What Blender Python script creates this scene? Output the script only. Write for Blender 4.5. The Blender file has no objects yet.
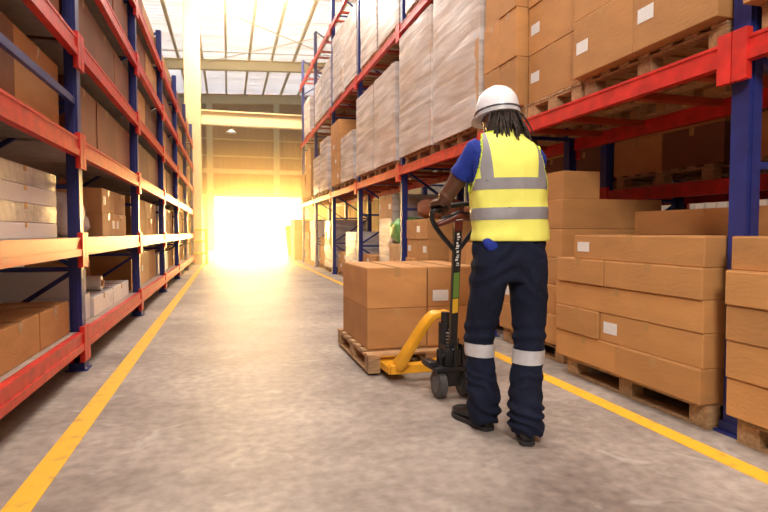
import bpy, bmesh, math, random
from mathutils import Vector, Matrix, noise
R = math.radians
rnd = random.Random(7)
SC = bpy.context.scene
COL = SC.collection

# ------------------------------------------------------------------ materials
def new_mat(name):
    m = bpy.data.materials.new(name); m.use_nodes = True
    nt = m.node_tree; return m, nt, nt.nodes['Principled BSDF'], nt.nodes['Material Output']

def N(nt, t, **kw):
    n = nt.nodes.new(t)
    for k, v in kw.items(): setattr(n, k, v)
    return n

def mat(name, col, rough=.6, metal=0, var=.12, scale=6, bump=0.0, bscale=60, objrand=0.0, spec=.5, stretch=(1, 1, 1), dark=None, coat=0):
    m, nt, p, out = new_mat(name)
    p.inputs['Roughness'].default_value = rough
    p.inputs['Metallic'].default_value = metal
    p.inputs['Specular IOR Level'].default_value = spec
    if coat: p.inputs['Coat Weight'].default_value = coat
    tc = N(nt, 'ShaderNodeTexCoord')
    mp = N(nt, 'ShaderNodeMapping'); mp.inputs['Scale'].default_value = stretch
    nt.links.new(tc.outputs['Object'], mp.inputs['Vector'])
    no = N(nt, 'ShaderNodeTexNoise'); no.inputs['Scale'].default_value = scale; no.inputs['Detail'].default_value = 5
    nt.links.new(mp.outputs['Vector'], no.inputs['Vector'])
    rp = N(nt, 'ShaderNodeValToRGB')
    c2 = dark or tuple(c * (1 - var) for c in col[:3])
    c1 = tuple(min(1, c * (1 + var)) for c in col[:3])
    rp.color_ramp.elements[0].position = .3; rp.color_ramp.elements[1].position = .7
    rp.color_ramp.elements[0].color = (*c2[:3], 1); rp.color_ramp.elements[1].color = (*c1, 1)
    nt.links.new(no.outputs['Fac'], rp.inputs['Fac'])
    last = rp.outputs['Color']
    if objrand:
        oi = N(nt, 'ShaderNodeObjectInfo')
        mr = N(nt, 'ShaderNodeMapRange'); mr.inputs['To Min'].default_value = 1 - objrand; mr.inputs['To Max'].default_value = 1 + objrand
        nt.links.new(oi.outputs['Random'], mr.inputs['Value'])
        hs = N(nt, 'ShaderNodeHueSaturation')
        nt.links.new(mr.outputs['Result'], hs.inputs['Value']); nt.links.new(last, hs.inputs['Color'])
        last = hs.outputs['Color']
    nt.links.new(last, p.inputs['Base Color'])
    if bump:
        n2 = N(nt, 'ShaderNodeTexNoise'); n2.inputs['Scale'].default_value = bscale; n2.inputs['Detail'].default_value = 4
        nt.links.new(mp.outputs['Vector'], n2.inputs['Vector'])
        b = N(nt, 'ShaderNodeBump'); b.inputs['Strength'].default_value = bump; b.inputs['Distance'].default_value = .02
        nt.links.new(n2.outputs['Fac'], b.inputs['Height']); nt.links.new(b.outputs['Normal'], p.inputs['Normal'])
    return m

M = {}
M['card'] = mat('cardboard', (.50, .24, .078), .75, var=.1, scale=3, bump=.12, bscale=25, objrand=.14, stretch=(1, 1, 3))
M['card_dark'] = mat('shade_dark_cardboard', (.22, .075, .032), .75, var=.15, scale=3, bump=.12, bscale=25, objrand=.3)  # shade of the upper left shelves put into the carton colour
M['card_pale'] = mat('pale_cardboard', (.58, .33, .15), .7, var=.1, scale=3, bump=.12, bscale=25, objrand=.12)
M['card_white'] = mat('white_cardboard', (.86, .85, .83), .6, var=.05, scale=3, objrand=.05)
M['grey_pack'] = mat('grey_film_pack', (.48, .46, .47), .4, var=.3, scale=5, bump=.5, bscale=12, objrand=.35)
M['tape'] = mat('packing_tape', (.50, .28, .11), .25, var=.05)
M['red'] = mat('red_painted_steel', (.60, .026, .018), .4, var=.25, scale=9, bump=.03)
M['blue'] = mat('blue_painted_steel', (.018, .028, .17), .4, var=.2, scale=9)
M['crossbar'] = mat('orange_red_steel', (.42, .06, .02), .5, var=.2)
M['deck'] = mat('shelf_board', (.42, .33, .27), .7, var=.2, scale=7, bump=.05)
M['pallet'] = mat('pallet_wood', (.42, .25, .12), .8, var=.3, scale=10, bump=.25, bscale=30, objrand=.2, stretch=(1, 5, 5))
M['steel'] = mat('dull_steel', (.45, .45, .46), .35, metal=.9)
M['black'] = mat('black_painted_steel', (.012, .012, .014), .38, var=.3)
M['rubber'] = mat('wheel_rubber', (.06, .055, .055), .6, var=.3, scale=20, bump=.1)
M['hub'] = mat('wheel_hub_metal', (.14, .14, .14), .4, metal=.5)
M['yellow'] = mat('yellow_painted_steel', (.80, .38, .02), .4, var=.12, scale=8)
M['maroon'] = mat('dark_red_plastic', (.13, .025, .015), .35)
M['white_ink'] = mat('white_lettering', (.8, .8, .78), .5)
M['green_label'] = mat('green_sticker', (.16, .30, .05), .5)
M['yellow_label'] = mat('yellow_sticker', (.85, .5, .03), .5)
M['cream'] = mat('cream_painted_steel', (.80, .62, .32), .5, var=.06, scale=2)
M['purlin'] = mat('purlin_steel', (.62, .52, .36), .5, var=.1)
M['wallm'] = mat('rear_wall_sheet', (.42, .17, .06), .6, var=.1, scale=1)
M['sidewall'] = mat('side_wall_sheet', (.62, .52, .42), .7, var=.1, scale=1)
M['skin'] = mat('skin', (.105, .042, .022), .45, var=.15, scale=14, bump=.08, bscale=90)
M['hair'] = mat('dark_hair', (.030, .015, .009), .55, var=.6, scale=40, bump=.8, bscale=160)
M['helmet'] = mat('white_hard_plastic', (.82, .83, .86), .22, var=.01)
M['helmet_band'] = mat('grey_rubber_strip', (.06, .06, .07), .5)
M['rim_tape'] = mat('silver_grey_rim', (.55, .55, .57), .4)
M['hivis'] = mat('fluorescent_yellow_fabric', (.88, .88, .17), .8, var=.03, scale=5, bump=.15, bscale=140)
M['hivis_edge'] = mat('lime_binding', (.62, .78, .04), .8)
M['reflect'] = mat('silver_reflective_tape', (.27, .26, .27), .55, var=.06, scale=20)
M['reflect_l'] = mat('silver_reflective_tape_light', (.50, .49, .50), .5, var=.06, scale=20)
M['shirt'] = mat('royal_blue_cotton', (.008, .028, .27), .85, var=.15, scale=12, bump=.2, bscale=120)
M['navy'] = mat('navy_twill', (.008, .0115, .029), .9, spec=.25, var=.3, scale=6, bump=.25, bscale=120)
M['shoe'] = mat('black_leather', (.012, .011, .011), .3, var=.3)
M['sole'] = mat('black_rubber_sole', (.02, .02, .02), .6)
M['eye'] = mat('eye_white', (.7, .66, .6), .3)
M['lip'] = mat('lip', (.14, .05, .035), .45)
M['green_bag'] = mat('green_bag_film', (.16, .42, .10), .35, var=.3, scale=8, bump=.4, bscale=20)
M['white_bag'] = mat('white_bag_film', (.72, .70, .67), .4, var=.12, scale=6, bump=.5, bscale=14)
M['lime_plastic'] = mat('yellow_green_plastic', (.62, .62, .05), .5)
M['lens'] = mat('lamp_glass', (.8, .8, .78), .3)

def label_mat():
    m, nt, p, out = new_mat('printed_white_label')
    tc = N(nt, 'ShaderNodeTexCoord')
    sx = N(nt, 'ShaderNodeSeparateXYZ'); nt.links.new(tc.outputs['Generated'], sx.inputs[0])
    br = N(nt, 'ShaderNodeTexBrick'); br.inputs['Scale'].default_value = 7
    br.inputs['Color1'].default_value = (.75, .74, .72, 1); br.inputs['Color2'].default_value = (.38, .37, .37, 1); br.inputs['Mortar'].default_value = (.8, .79, .77, 1)
    br.inputs['Mortar Size'].default_value = .05; br.inputs['Bias'].default_value = -.45
    mp = N(nt, 'ShaderNodeCombineXYZ')
    nt.links.new(sx.outputs['Y'], mp.inputs[0]); nt.links.new(sx.outputs['Z'], mp.inputs[1])
    nt.links.new(mp.outputs[0], br.inputs['Vector']); nt.links.new(br.outputs['Color'], p.inputs['Base Color'])
    return m
M['label'] = label_mat()

def film_mat(name, col, lo, hi):
    m, nt, p, out = new_mat(name)
    p.inputs['Base Color'].default_value = (*col, 1); p.inputs['Roughness'].default_value = .28
    tc = N(nt, 'ShaderNodeTexCoord'); mp = N(nt, 'ShaderNodeMapping'); mp.inputs['Scale'].default_value = (1, .6, 6); mp.inputs['Rotation'].default_value = (.12, .1, 0)
    no = N(nt, 'ShaderNodeTexNoise'); no.inputs['Scale'].default_value = 1.6; no.inputs['Detail'].default_value = 5; no.inputs['Distortion'].default_value = .3
    nt.links.new(tc.outputs['Object'], mp.inputs[0]); nt.links.new(mp.outputs[0], no.inputs['Vector'])
    mr = N(nt, 'ShaderNodeMapRange'); mr.inputs['From Min'].default_value = .35; mr.inputs['From Max'].default_value = .65
    mr.inputs['To Min'].default_value = lo; mr.inputs['To Max'].default_value = hi
    nt.links.new(no.outputs['Fac'], mr.inputs['Value']); nt.links.new(mr.outputs['Result'], p.inputs['Alpha'])
    b = N(nt, 'ShaderNodeBump'); b.inputs['Strength'].default_value = .35; b.inputs['Distance'].default_value = .03
    nt.links.new(no.outputs['Fac'], b.inputs['Height']); nt.links.new(b.outputs['Normal'], p.inputs['Normal'])
    return m
M['film'] = film_mat('stretch_film', (.84, .80, .77), .38, .8)

def floor_mat():
    m, nt, p, out = new_mat('worn_concrete')
    tc = N(nt, 'ShaderNodeTexCoord')
    n1 = N(nt, 'ShaderNodeTexNoise'); n1.inputs['Scale'].default_value = .9; n1.inputs['Detail'].default_value = 8; n1.inputs['Roughness'].default_value = .65
    n2 = N(nt, 'ShaderNodeTexNoise'); n2.inputs['Scale'].default_value = 16; n2.inputs['Detail'].default_value = 10
    n3 = N(nt, 'ShaderNodeTexNoise'); n3.inputs['Scale'].default_value = 3.2; n3.inputs['Detail'].default_value = 10; n3.inputs['Distortion'].default_value = 1.2
    for n in (n1, n2, n3): nt.links.new(tc.outputs['Object'], n.inputs['Vector'])
    r1 = N(nt, 'ShaderNodeValToRGB'); e = r1.color_ramp.elements
    e[0].position = .34; e[0].color = (.205, .165, .142, 1); e[1].position = .68; e[1].color = (.47, .40, .345, 1)
    nt.links.new(n1.outputs['Fac'], r1.inputs['Fac'])
    r2 = N(nt, 'ShaderNodeValToRGB'); e = r2.color_ramp.elements
    e[0].position = .3; e[0].color = (.72, .72, .72, 1); e[1].position = .7; e[1].color = (1.12, 1.12, 1.12, 1)
    nt.links.new(n2.outputs['Fac'], r2.inputs['Fac'])
    mx = N(nt, 'ShaderNodeMixRGB', blend_type='MULTIPLY'); mx.inputs[0].default_value = 1
    nt.links.new(r1.outputs[0], mx.inputs[1]); nt.links.new(r2.outputs[0], mx.inputs[2])
    r3 = N(nt, 'ShaderNodeValToRGB'); e = r3.color_ramp.elements          # pale scuffs
    e[0].position = .62; e[0].color = (0, 0, 0, 1); e[1].position = .70; e[1].color = (.45, .45, .45, 1)
    nt.links.new(n3.outputs['Fac'], r3.inputs['Fac'])
    mx2 = N(nt, 'ShaderNodeMixRGB'); nt.links.new(r3.outputs[0], mx2.inputs[0])
    nt.links.new(mx.outputs[0], mx2.inputs[1]); mx2.inputs[2].default_value = (.52, .47, .43, 1)
    nt.links.new(mx2.outputs[0], p.inputs['Base Color'])
    rr = N(nt, 'ShaderNodeMapRange'); rr.inputs['To Min'].default_value = .42; rr.inputs['To Max'].default_value = .7
    nt.links.new(n1.outputs['Fac'], rr.inputs['Value']); nt.links.new(rr.outputs[0], p.inputs['Roughness'])
    b = N(nt, 'ShaderNodeBump'); b.inputs['Strength'].default_value = .12; b.inputs['Distance'].default_value = .01
    nt.links.new(n2.outputs['Fac'], b.inputs['Height']); nt.links.new(b.outputs[0], p.inputs['Normal'])
    return m
M['floor'] = floor_mat()

def paint_mat():
    m, nt, p, out = new_mat('worn_yellow_floor_paint')
    tc = N(nt, 'ShaderNodeTexCoord'); n1 = N(nt, 'ShaderNodeTexNoise'); n1.inputs['Scale'].default_value = 14; n1.inputs['Detail'].default_value = 8
    nt.links.new(tc.outputs['Object'], n1.inputs['Vector'])
    r = N(nt, 'ShaderNodeValToRGB'); e = r.color_ramp.elements
    e[0].position = .3; e[0].color = (.62, .34, .06, 1); e[1].position = .45; e[1].color = (.86, .48, .035, 1)
    nt.links.new(n1.outputs['Fac'], r.inputs['Fac']); nt.links.new(r.outputs[0], p.inputs['Base Color'])
    p.inputs['Roughness'].default_value = .45
    return m
M['paint'] = paint_mat()

def roof_mat():
    m, nt, p, out = new_mat('translucent_roof_sheet')
    nt.nodes.remove(p)
    tr = N(nt, 'ShaderNodeBsdfTranslucent'); df = N(nt, 'ShaderNodeBsdfDiffuse'); mix = N(nt, 'ShaderNodeMixShader')
    tc = N(nt, 'ShaderNodeTexCoord'); n = N(nt, 'ShaderNodeTexNoise'); n.inputs['Scale'].default_value = .6; n.inputs['Detail'].default_value = 6
    mp = N(nt, 'ShaderNodeMapping'); mp.inputs['Scale'].default_value = (.35, 5, 1)
    nt.links.new(tc.outputs['Object'], mp.inputs[0]); nt.links.new(mp.outputs[0], n.inputs['Vector'])
    r = N(nt, 'ShaderNodeValToRGB'); e = r.color_ramp.elements
    e[0].position = .35; e[0].color = (.40, .47, .60, 1); e[1].position = .6; e[1].color = (.66, .78, .98, 1)
    nt.links.new(n.outputs['Fac'], r.inputs['Fac'])
    nt.links.new(r.outputs[0], tr.inputs['Color']); df.inputs['Color'].default_value = (.7, .68, .64, 1)
    mix.inputs[0].default_value = .62
    nt.links.new(tr.outputs[0], mix.inputs[1]); nt.links.new(df.outputs[0], mix.inputs[2]); nt.links.new(mix.outputs[0], out.inputs['Surface'])
    return m
M['roof'] = roof_mat()

# ------------------------------------------------------------------ mesh helpers
def bx(bm, x0, x1, y0, y1, z0, z1, rot=None, bevel=0):
    r = bmesh.ops.create_cube(bm, size=1)
    vs = r['verts']
    c = Vector(((x0 + x1) / 2, (y0 + y1) / 2, (z0 + z1) / 2)); s = Vector((x1 - x0, y1 - y0, z1 - z0))
    for v in vs:
        co = Vector((v.co.x * s.x, v.co.y * s.y, v.co.z * s.z))
        if rot: co = rot @ co
        v.co = co + c
    if bevel:
        es = list({e for v in vs for e in v.link_edges})
        bmesh.ops.bevel(bm, geom=es, offset=bevel, segments=2, affect='EDGES', profile=.5)
    return vs

def bar(bm, a, b, w, h=None, up=Vector((0, 0, 1))):
    """square bar from a to b"""
    a = Vector(a); b = Vector(b); h = h or w
    d = (b - a); L = d.length; d.normalize()
    s = d.cross(up)
    if s.length < 1e-4: s = d.cross(Vector((0, 1, 0)))
    s.normalize(); u = s.cross(d)
    vs = []
    for t in (a, b):
        for i, j in ((-1, -1), (1, -1), (1, 1), (-1, 1)): vs.append(bm.verts.new(t + s * (i * w / 2) + u * (j * h / 2)))
    q = lambda *i: bm.faces.new([vs[k] for k in i])
    q(3, 2, 1, 0); q(4, 5, 6, 7)
    for k in range(4): q(k, (k + 1) % 4, 4 + (k + 1) % 4, 4 + k)

def rings_mesh(bm, rings, cap=True):
    """rings: list of lists of Vectors of equal length"""
    rv = [[bm.verts.new(p) for p in r] for r in rings]
    n = len(rings[0])
    for a, b in zip(rv, rv[1:]):
        for i in range(n): bm.faces.new((a[i], a[(i + 1) % n], b[(i + 1) % n], b[i]))
    if cap:
        bm.faces.new(rv[0][::-1]); bm.faces.new(rv[-1])

def ell(c, ax, ay, n=24, e=2.0):
    out = []
    for i in range(n):
        t = 2 * math.pi * i / n; ct, st = math.cos(t), math.sin(t)
        k = 2.0 / e
        out.append(Vector(c) + Vector(ax) * math.copysign(abs(ct) ** k, ct) + Vector(ay) * math.copysign(abs(st) ** k, st))
    return out

def spline(pts, n):
    """Catmull-Rom through tuples of any length"""
    P = [tuple(p) for p in pts]; P = [tuple(2 * a - b for a, b in zip(P[0], P[1]))] + P + [tuple(2 * a - b for a, b in zip(P[-1], P[-2]))]
    out = []
    for i in range(1, len(P) - 2):
        for k in range(n):
            t = k / n
            out.append(tuple(.5 * (2 * b + (c - a) * t + (2 * a - 5 * b + 4 * c - d) * t * t + (3 * b - 3 * c + d - a) * t ** 3) for a, b, c, d in zip(P[i - 1], P[i], P[i + 1], P[i + 2])))
    out.append(P[-2]); return out

def tube(bm, pts, n=16, sub=4, ref=Vector((1, 0, 0)), round_ends=True):
    """pts: (x,y,z,ra[,rb]); ra along the ref side"""
    pts = [p if len(p) == 5 else (*p, p[3]) for p in pts]
    sp = spline(pts, sub) if sub > 1 else pts
    rings = []; m = len(sp)
    if round_ends:
        ext = []
        for idx, sgn in ((0, -1), (-1, 1)):
            p = Vector(sp[idx][:3]); q = Vector(sp[1 if idx == 0 else -2][:3]); d = (p - q).normalized(); r = min(sp[idx][3], sp[idx][4])
            cs = []
            for f in (.5, .8, .97): cs.append((*(p + d * r * f * .9), sp[idx][3] * math.sqrt(1 - f * f), sp[idx][4] * math.sqrt(1 - f * f)))
            ext.append(cs)
        sp = ext[0][::-1] + sp + ext[1]
    m = len(sp)
    for i, p in enumerate(sp):
        a = Vector(sp[max(0, i - 1)][:3]); b = Vector(sp[min(m - 1, i + 1)][:3]); d = (b - a).normalized()
        s = ref - d * ref.dot(d)
        if s.length < .05: s = Vector((0, 1, 0)) - d * d.y
        s.normalize(); u = d.cross(s)
        rings.append(ell(p[:3], s * p[3], u * p[4], n))
    rings_mesh(bm, rings)

def cyl(bm, a, b, r0, r1=None, n=24):
    a = Vector(a); b = Vector(b); r1 = r0 if r1 is None else r1
    d = (b - a).normalized(); s = d.cross(Vector((0, 0, 1)))
    if s.length < .01: s = Vector((1, 0, 0))
    s.normalize(); u = d.cross(s)
    rings_mesh(bm, [ell(a, s * r0, u * r0, n), ell(b, s * r1, u * r1, n)])

def obj(name, bm, m, parent=None, smooth=False, auto=None, recalc=True):
    if isinstance(bm, bmesh.types.BMesh):
        if recalc: bmesh.ops.recalc_face_normals(bm, faces=bm.faces[:])
        me = bpy.data.meshes.new(name); bm.to_mesh(me); bm.free()
    else: me = bm
    if m and not me.materials: me.materials.append(m)
    if smooth:
        me.polygons.foreach_set('use_smooth', [True] * len(me.polygons))
        if auto is not None: me.set_sharp_from_angle(angle=R(auto))
    o = bpy.data.objects.new(name, me); COL.objects.link(o)
    if parent: o.parent = parent
    return o

def B(): return bmesh.new()

def tag(o, label=None, cat=None, group=None, kind=None):
    if label: o['label'] = label
    if cat: o['category'] = cat
    if group: o['group'] = group
    if kind: o['kind'] = kind
    return o

def empty(name, loc=(0, 0, 0), rz=0, label=None, cat=None, group=None):
    o = bpy.data.objects.new(name, None); COL.objects.link(o); o.location = loc; o.rotation_euler.z = rz
    o.empty_display_size = .1
    return tag(o, label, cat, group)

def copy_tree(o, parent=None):
    c = o.copy(); COL.objects.link(c)
    if parent: c.parent = parent
    for ch in list(o.children): copy_tree(ch, c)
    return c

def struct(name, bm, m, **kw):
    return tag(obj(name, bm, m, **kw), kind='structure')

# ------------------------------------------------------------------ building
YB = 33.0
b = B(); bx(b, -6.2, 10.2, -7, 48, -.2, 0); struct('floor', b, M['floor'])
b = B(); bx(b, -.835, -.725, -1, 32.6, .0, .003); struct('trim_1', b, M['paint'])
b = B(); bx(b, 2.15, 2.255, -1, 32.6, .0, .003); struct('trim_2', b, M['paint'])
# roof sheet, corrugated, translucent
ZR = lambda x: 8.9 + .05 * x
b = B(); prev = None
ny = 1100
for i in range(ny + 1):
    y = -7 + i * (YB + 7.6) / ny
    dz = .03 * math.sin(2 * math.pi * y / .30)
    cur = [b.verts.new((x, y, ZR(x) + dz)) for x in (-6.4, 2, 10.4)]
    if prev:
        for k in range(2): b.faces.new((prev[k], prev[k + 1], cur[k + 1], cur[k]))
    prev = cur
struct('ceiling', b, M['roof'], smooth=True)
i = 3
for x in range(-6, 11):
    b = B(); zz = ZR(x) - .13
    bx(b, x - .03, x + .03, -7, YB, zz - .07, zz + .07); bx(b, x - .05, x + .05, -7, YB, zz + .06, zz + .075); bx(b, x - .05, x + .05, -7, YB, zz - .08, zz - .07)
    struct('trim_%d' % i, b, M['purlin']); i += 1
for y in (0, 6.5, 13.2, 26.0, 32.7):
    b = B(); h = .42 if y > 20 or y < 19 else .3
    for (dy0, dy1, z0, z1) in ((-.12, .12, -.03, 0), (-.015, .015, -h, 0), (-.12, .12, -h - .03, -h)):
        vs = bx(b, -6.2, 10.2, y + dy0, y + dy1, z0, z1)
        for v in vs: v.co.z += ZR(v.co.x) - .21
    struct('trim_%d' % i, b, M['cream']); i += 1
# tie rods under the roof
for (a, c) in (((-.6, 19.6), (6, 26.2)), ((6, 20.2), (-1, 26.2)), ((-6, 24.6), (10, 24.6)), ((-6, 18.6), (10, 18.6))):
    b = B(); cyl(b, (a[0], a[1], ZR(a[0]) - .3), (c[0], c[1], ZR(c[0]) - .3), .018, n=8)
    struct('trim_%d' % i, b, M['purlin']); i += 1
# columns
def column(x, y, w=.46):
    global i
    b = B(); t = .03
    bx(b, x - w / 2, x + w / 2, y - .2, y + .2, 0, ZR(x) - .24, bevel=.02); bx(b, x - w / 2 - .06, x + w / 2 + .06, y - .25, y + .25, 0, .03)
    struct('trim_%d' % i, b, M['cream']); i += 1
column(-1.06, 19.3, .5)
column(6.5, 19.3)
# cross girder between columns
b = B()
for (y0, y1, z0, z1) in ((19.56, 19.80, 5.08, 5.12), (19.66, 19.70, 4.68, 5.08), (19.54, 19.82, 4.64, 4.68)): bx(b, -6, 10, y0, y1, z0, z1)
struct('trim_%d' % i, b, M['cream']); i += 1
# rear wall with its doorway
dx0, dx1, dz = -.7, 4.15, 3.05
b = B()
def ribbed(bm, x0, x1, z0, z1, y, pitch=.3):
    n = max(1, int((x1 - x0) / pitch)); p = (x1 - x0) / n
    prof = []
    for k in range(n):
        xx = x0 + k * p
        prof += [(xx, 0), (xx + p * .55, 0), (xx + p * .65, .04), (xx + p * .9, .04)]
    prof.append((x1, 0)); pr = None
    for (xx, d) in prof:
        c = [bm.verts.new((xx, y - d, z)) for z in (z0, z1)]
        if pr: bm.faces.new((pr[0], c[0], c[1], pr[1]))
        pr = c
ribbed(b, -6.2, dx0, 0, 9.3, YB); ribbed(b, dx1, 10.2, 0, 9.6, YB); ribbed(b, dx0, dx1, dz, 9.3, YB)
for v in b.verts: v.co.z = min(v.co.z, ZR(v.co.x) - .04)
struct('wall_back', b, M['wallm'])
for z, h in ((7.3, .07), (6.3, .07), (5.35, .07), (4.5, .26), (3.1, .16)):
    b = B(); bx(b, -6.2, 10.2, YB - .17, YB - .05, z - h / 2, z + h / 2); struct('trim_%d' % i, b, M['cream']); i += 1
for x, z0 in ((-.92, 0), (2.75, 3.1), (4.4, 0)):
    b = B(); bx(b, x - .16, x + .16, YB - .5, YB - .18, z0, 8.5); struct('trim_%d' % i, b, M['cream']); i += 1
b = B(); ribbed(b, -7, 35, 0, 9.0, 0)
for v in b.verts: v.co = Vector((-6.2 + v.co.y, v.co.x - 1, v.co.z))
struct('wall_left', b, M['sidewall'])
b = B(); ribbed(b, -7, 35, 0, 9.5, 0)
for v in b.verts: v.co = Vector((10.2 - v.co.y, v.co.x - 1, v.co.z))
struct('wall_right', b, M['sidewall'])
b = B(); ribbed(b, -6.2, 10.2, 0, 9.4, -7); struct('wall_front_blocker', b, M['sidewall'])  # unseen end wall, added to keep sky light out
# hanging lamp below the girder
t = empty('hanging_lamp', (.15, 19.68, 4.41), 0, 'small white lamp hanging under the cream cross girder beside the column', 'lamp')
b = B(); cyl(b, (0, 0, .1), (0, 0, .23), .012, n=8); obj('cord', b, M['black'], t)
b = B(); rings_mesh(b, [ell((0, 0, z), (r, 0, 0), (0, r, 0)) for z, r in ((.12, .03), (.09, .07), (.03, .15), (0, .17))]); obj('lamp_shade', b, M['helmet'], t, smooth=True)

# ------------------------------------------------------------------ pallet racks
def rack(name, label, xf, depth, side, ys, levels, bh, deck, top, bot_red=True, rec=.05):
    """side=+1: rack lies to the +x side of its aisle face xf"""
    root = empty(name, (xf, ys[0], 0), 0, label, 'pallet rack')
    xr = xf + side * depth; pw, pd = .10, .085
    L = lambda x: x - xf
    y0 = ys[0]
    for y in ys:
        yy = y - y0
        fr = empty('upright_frame', (0, yy, 0)); fr.parent = root
        for k, x in enumerate((xf + side * rec, xr - side * .05)):
            b = B(); xx = L(x)
            bx(b, xx - pd / 2, xx + pd / 2, -pw / 2, -pw / 2 + .006, .0, top); bx(b, xx - pd / 2, xx + pd / 2, pw / 2 - .006, pw / 2, 0, top)
            fx = xx - side * pd / 2
            bx(b, min(fx, fx + side * .006), max(fx, fx + side * .006), -pw / 2 + .006, pw / 2 - .006, 0, top)
            bx(b, xx - .02, xx + .02, -pw / 2 - .008, -pw / 2 + .0, 0, top); bx(b, xx - .02, xx + .02, pw / 2, pw / 2 + .008, 0, top)
            obj('post', b, M['blue'], fr)
            b = B(); bx(b, xx - .075, xx + .075, -.08, .08, 0, .012); bx(b, xx - .055, xx + .055, -.062, .062, .012, .06); obj('foot_plate', b, M['blue'], fr)
            if bot_red and k == 0:
                b = B(); bx(b, xx - .052, xx + .052, -.058, .058, .06, levels[0] - bh / 2 - .003); obj('post_guard', b, M['red'], fr)
        b = B(); n = int(top / .62); xa, xb = L(xf + side * .09), L(xr - side * .09)
        for k in range(n):
            z = .15 + k * .62
            bar(b, (xa, 0, z), (xb, 0, z), .035)
            bar(b, (xa, 0, z + .03), (xb, 0, z + .59), .032) if k % 2 else bar(b, (xb, 0, z + .03), (xa, 0, z + .59), .032)
        obj('lattice_brace', b, M['blue'], fr)
    bcache = {}
    for a, c in zip(ys, ys[1:]):
        for z in levels:
            ln = round(c - a, 3)
            for k, x in enumerate((L(xf) + side * .02, L(xr) - side * .02)):
                key = (ln, k)
                if key not in bcache:
                    b = B(); h = bh / 2
                    s = -1 if k == 0 else 1
                    bx(b, -.022, .022, .055, ln - .055, -h, h)
                    bx(b, *sorted((s * side * .0221, s * side * .032)), .055, ln - .055, -h, -h * .25)
                    bx(b, *sorted((s * side * .0221, s * side * .027)), .055, ln - .055, h * .72, h)
                    for yy in (0.0, ln):           # connector plates hooked on the posts
                        y1 = .0 if yy == 0 else ln - .085
                        sx = s * side * .0
                        bx(b, *sorted((s * side * .0, s * side * .036)), yy + (.003 if yy == 0 else -.085), yy + (.085 if yy == 0 else -.003), -h - .09, h + .04)
                    me = bpy.data.meshes.new('beam'); bmesh.ops.recalc_face_normals(b, faces=b.faces[:]); b.to_mesh(me); b.free(); me.materials.append(M['red']); bcache[key] = me
                o = obj('beam', bcache[key], None, root); o.location = (x, a - y0, z)
            if deck:
                key = ('d', ln)
                if key not in bcache:
                    b = B(); w = depth - .09; n = 6
                    for q in range(n):
                        bx(b, -w / 2, w / 2, .06 + q * (ln - .12) / n, .06 + (q + 1) * (ln - .12) / n - .006, 0, .018)
                    me = bpy.data.meshes.new('shelf_board'); b.to_mesh(me); b.free(); me.materials.append(M['deck']); bcache[key] = me
                o = obj('shelf_board', bcache[key], None, root); o.location = (side * depth / 2, a - y0, z + bh / 2 - .018)
            else:
                key = ('c', ln)
                if key not in bcache:
                    b = B()
                    bx(b, -depth / 2 + .045, depth / 2 - .045, -.035, .035, bh / 2 - .045, bh / 2 - .001)
                    me = bpy.data.meshes.new('support_bar'); b.to_mesh(me); b.free(); me.materials.append(M['crossbar']); bcache[key] = me
                for q in (.17, .36, .64, .83):
                    o = obj('support_bar', bcache[key], None, root); o.location = (side * depth / 2, a - y0 + ln * q, z)
    return root

BAY = 2.85
LY = [1.83 + BAY * k for k in range(7)]
RY = [-.61 + BAY * k for k in range(8)]
LZ = [.23, .94, 1.68, 2.42, 3.14, 3.86]; LBH = .135
RZ = [1.95, 4.0, 6.0]; RBH = .12
left = rack('pallet_rack', 'blue and red shelving rack with six boarded levels left of the aisle', -1.06, 1.0, -1, LY, LZ, LBH, True, 4.5)
right = rack('pallet_rack', 'tall blue and red pallet rack right of the aisle, behind the worker', 2.45, 1.05, 1, RY, RZ, RBH, False, 6.9, bot_red=False, rec=.09)
for y in RY[3:]:       # red heads of the lower front posts
    pass
back = rack('pallet_rack', 'second pallet rack standing back to back behind the right aisle rack', 3.85, 1.05, 1, RY[:5], [1.42, 3.2], RBH, False, 4.6, bot_red=False)
# long blue tie bar on the near left bay
b = B(); bar(b, (-.035, .05, 2.02), (-.035, BAY - .05, 2.02), .03, .05); obj('tie_bar', b, M['blue'], left)

# ------------------------------------------------------------------ pallets
def pallet_meshes(w, l):
    """w along x, l along y; height .14"""
    d = {}
    b = B(); bx(b, -w / 2, w / 2, -.05, .05, 0, .018, bevel=.002); me = bpy.data.meshes.new('deck_board'); b.to_mesh(me); b.free(); d['deck'] = me
    b = B(); bx(b, -.045, .045, -l / 2, l / 2, 0, .018, bevel=.002); me = bpy.data.meshes.new('stringer_board'); b.to_mesh(me); b.free(); d['str'] = me
    b = B(); bx(b, -.045, .045, -.06, .06, 0, .084, bevel=.002); me = bpy.data.meshes.new('block'); b.to_mesh(me); b.free(); d['blk'] = me
    for m_ in d.values(): m_.materials.append(M['pallet'])
    return d
pm = {}
def pallet(x, y, z, w, l, label, group=None):
    key = (w, l)
    t = empty('wooden_pallet', (x, y, z), 0, label, 'pallet', group)
    if key not in pm: pm[key] = pallet_meshes(w, l)
    d = pm[key]
    for q in (-1, 0, 1):
        o = obj('bottom_board', d['str'], None, t); o.location = (q * (w / 2 - .05), 0, 0)
        o = obj('stringer_board', d['str'], None, t); o.location = (q * (w / 2 - .05), 0, .103)
        for r in (-1, 0, 1):
            o = obj('block', d['blk'], None, t); o.location = (q * (w / 2 - .05), r * (l / 2 - .06), .0185)
    n = 7
    for k in range(n):
        o = obj('deck_board', d['deck'], None, t); o.location = (0, -l / 2 + .05 + k * (l - .1) / (n - 1), .1215)
    return t
PH = .141

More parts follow.
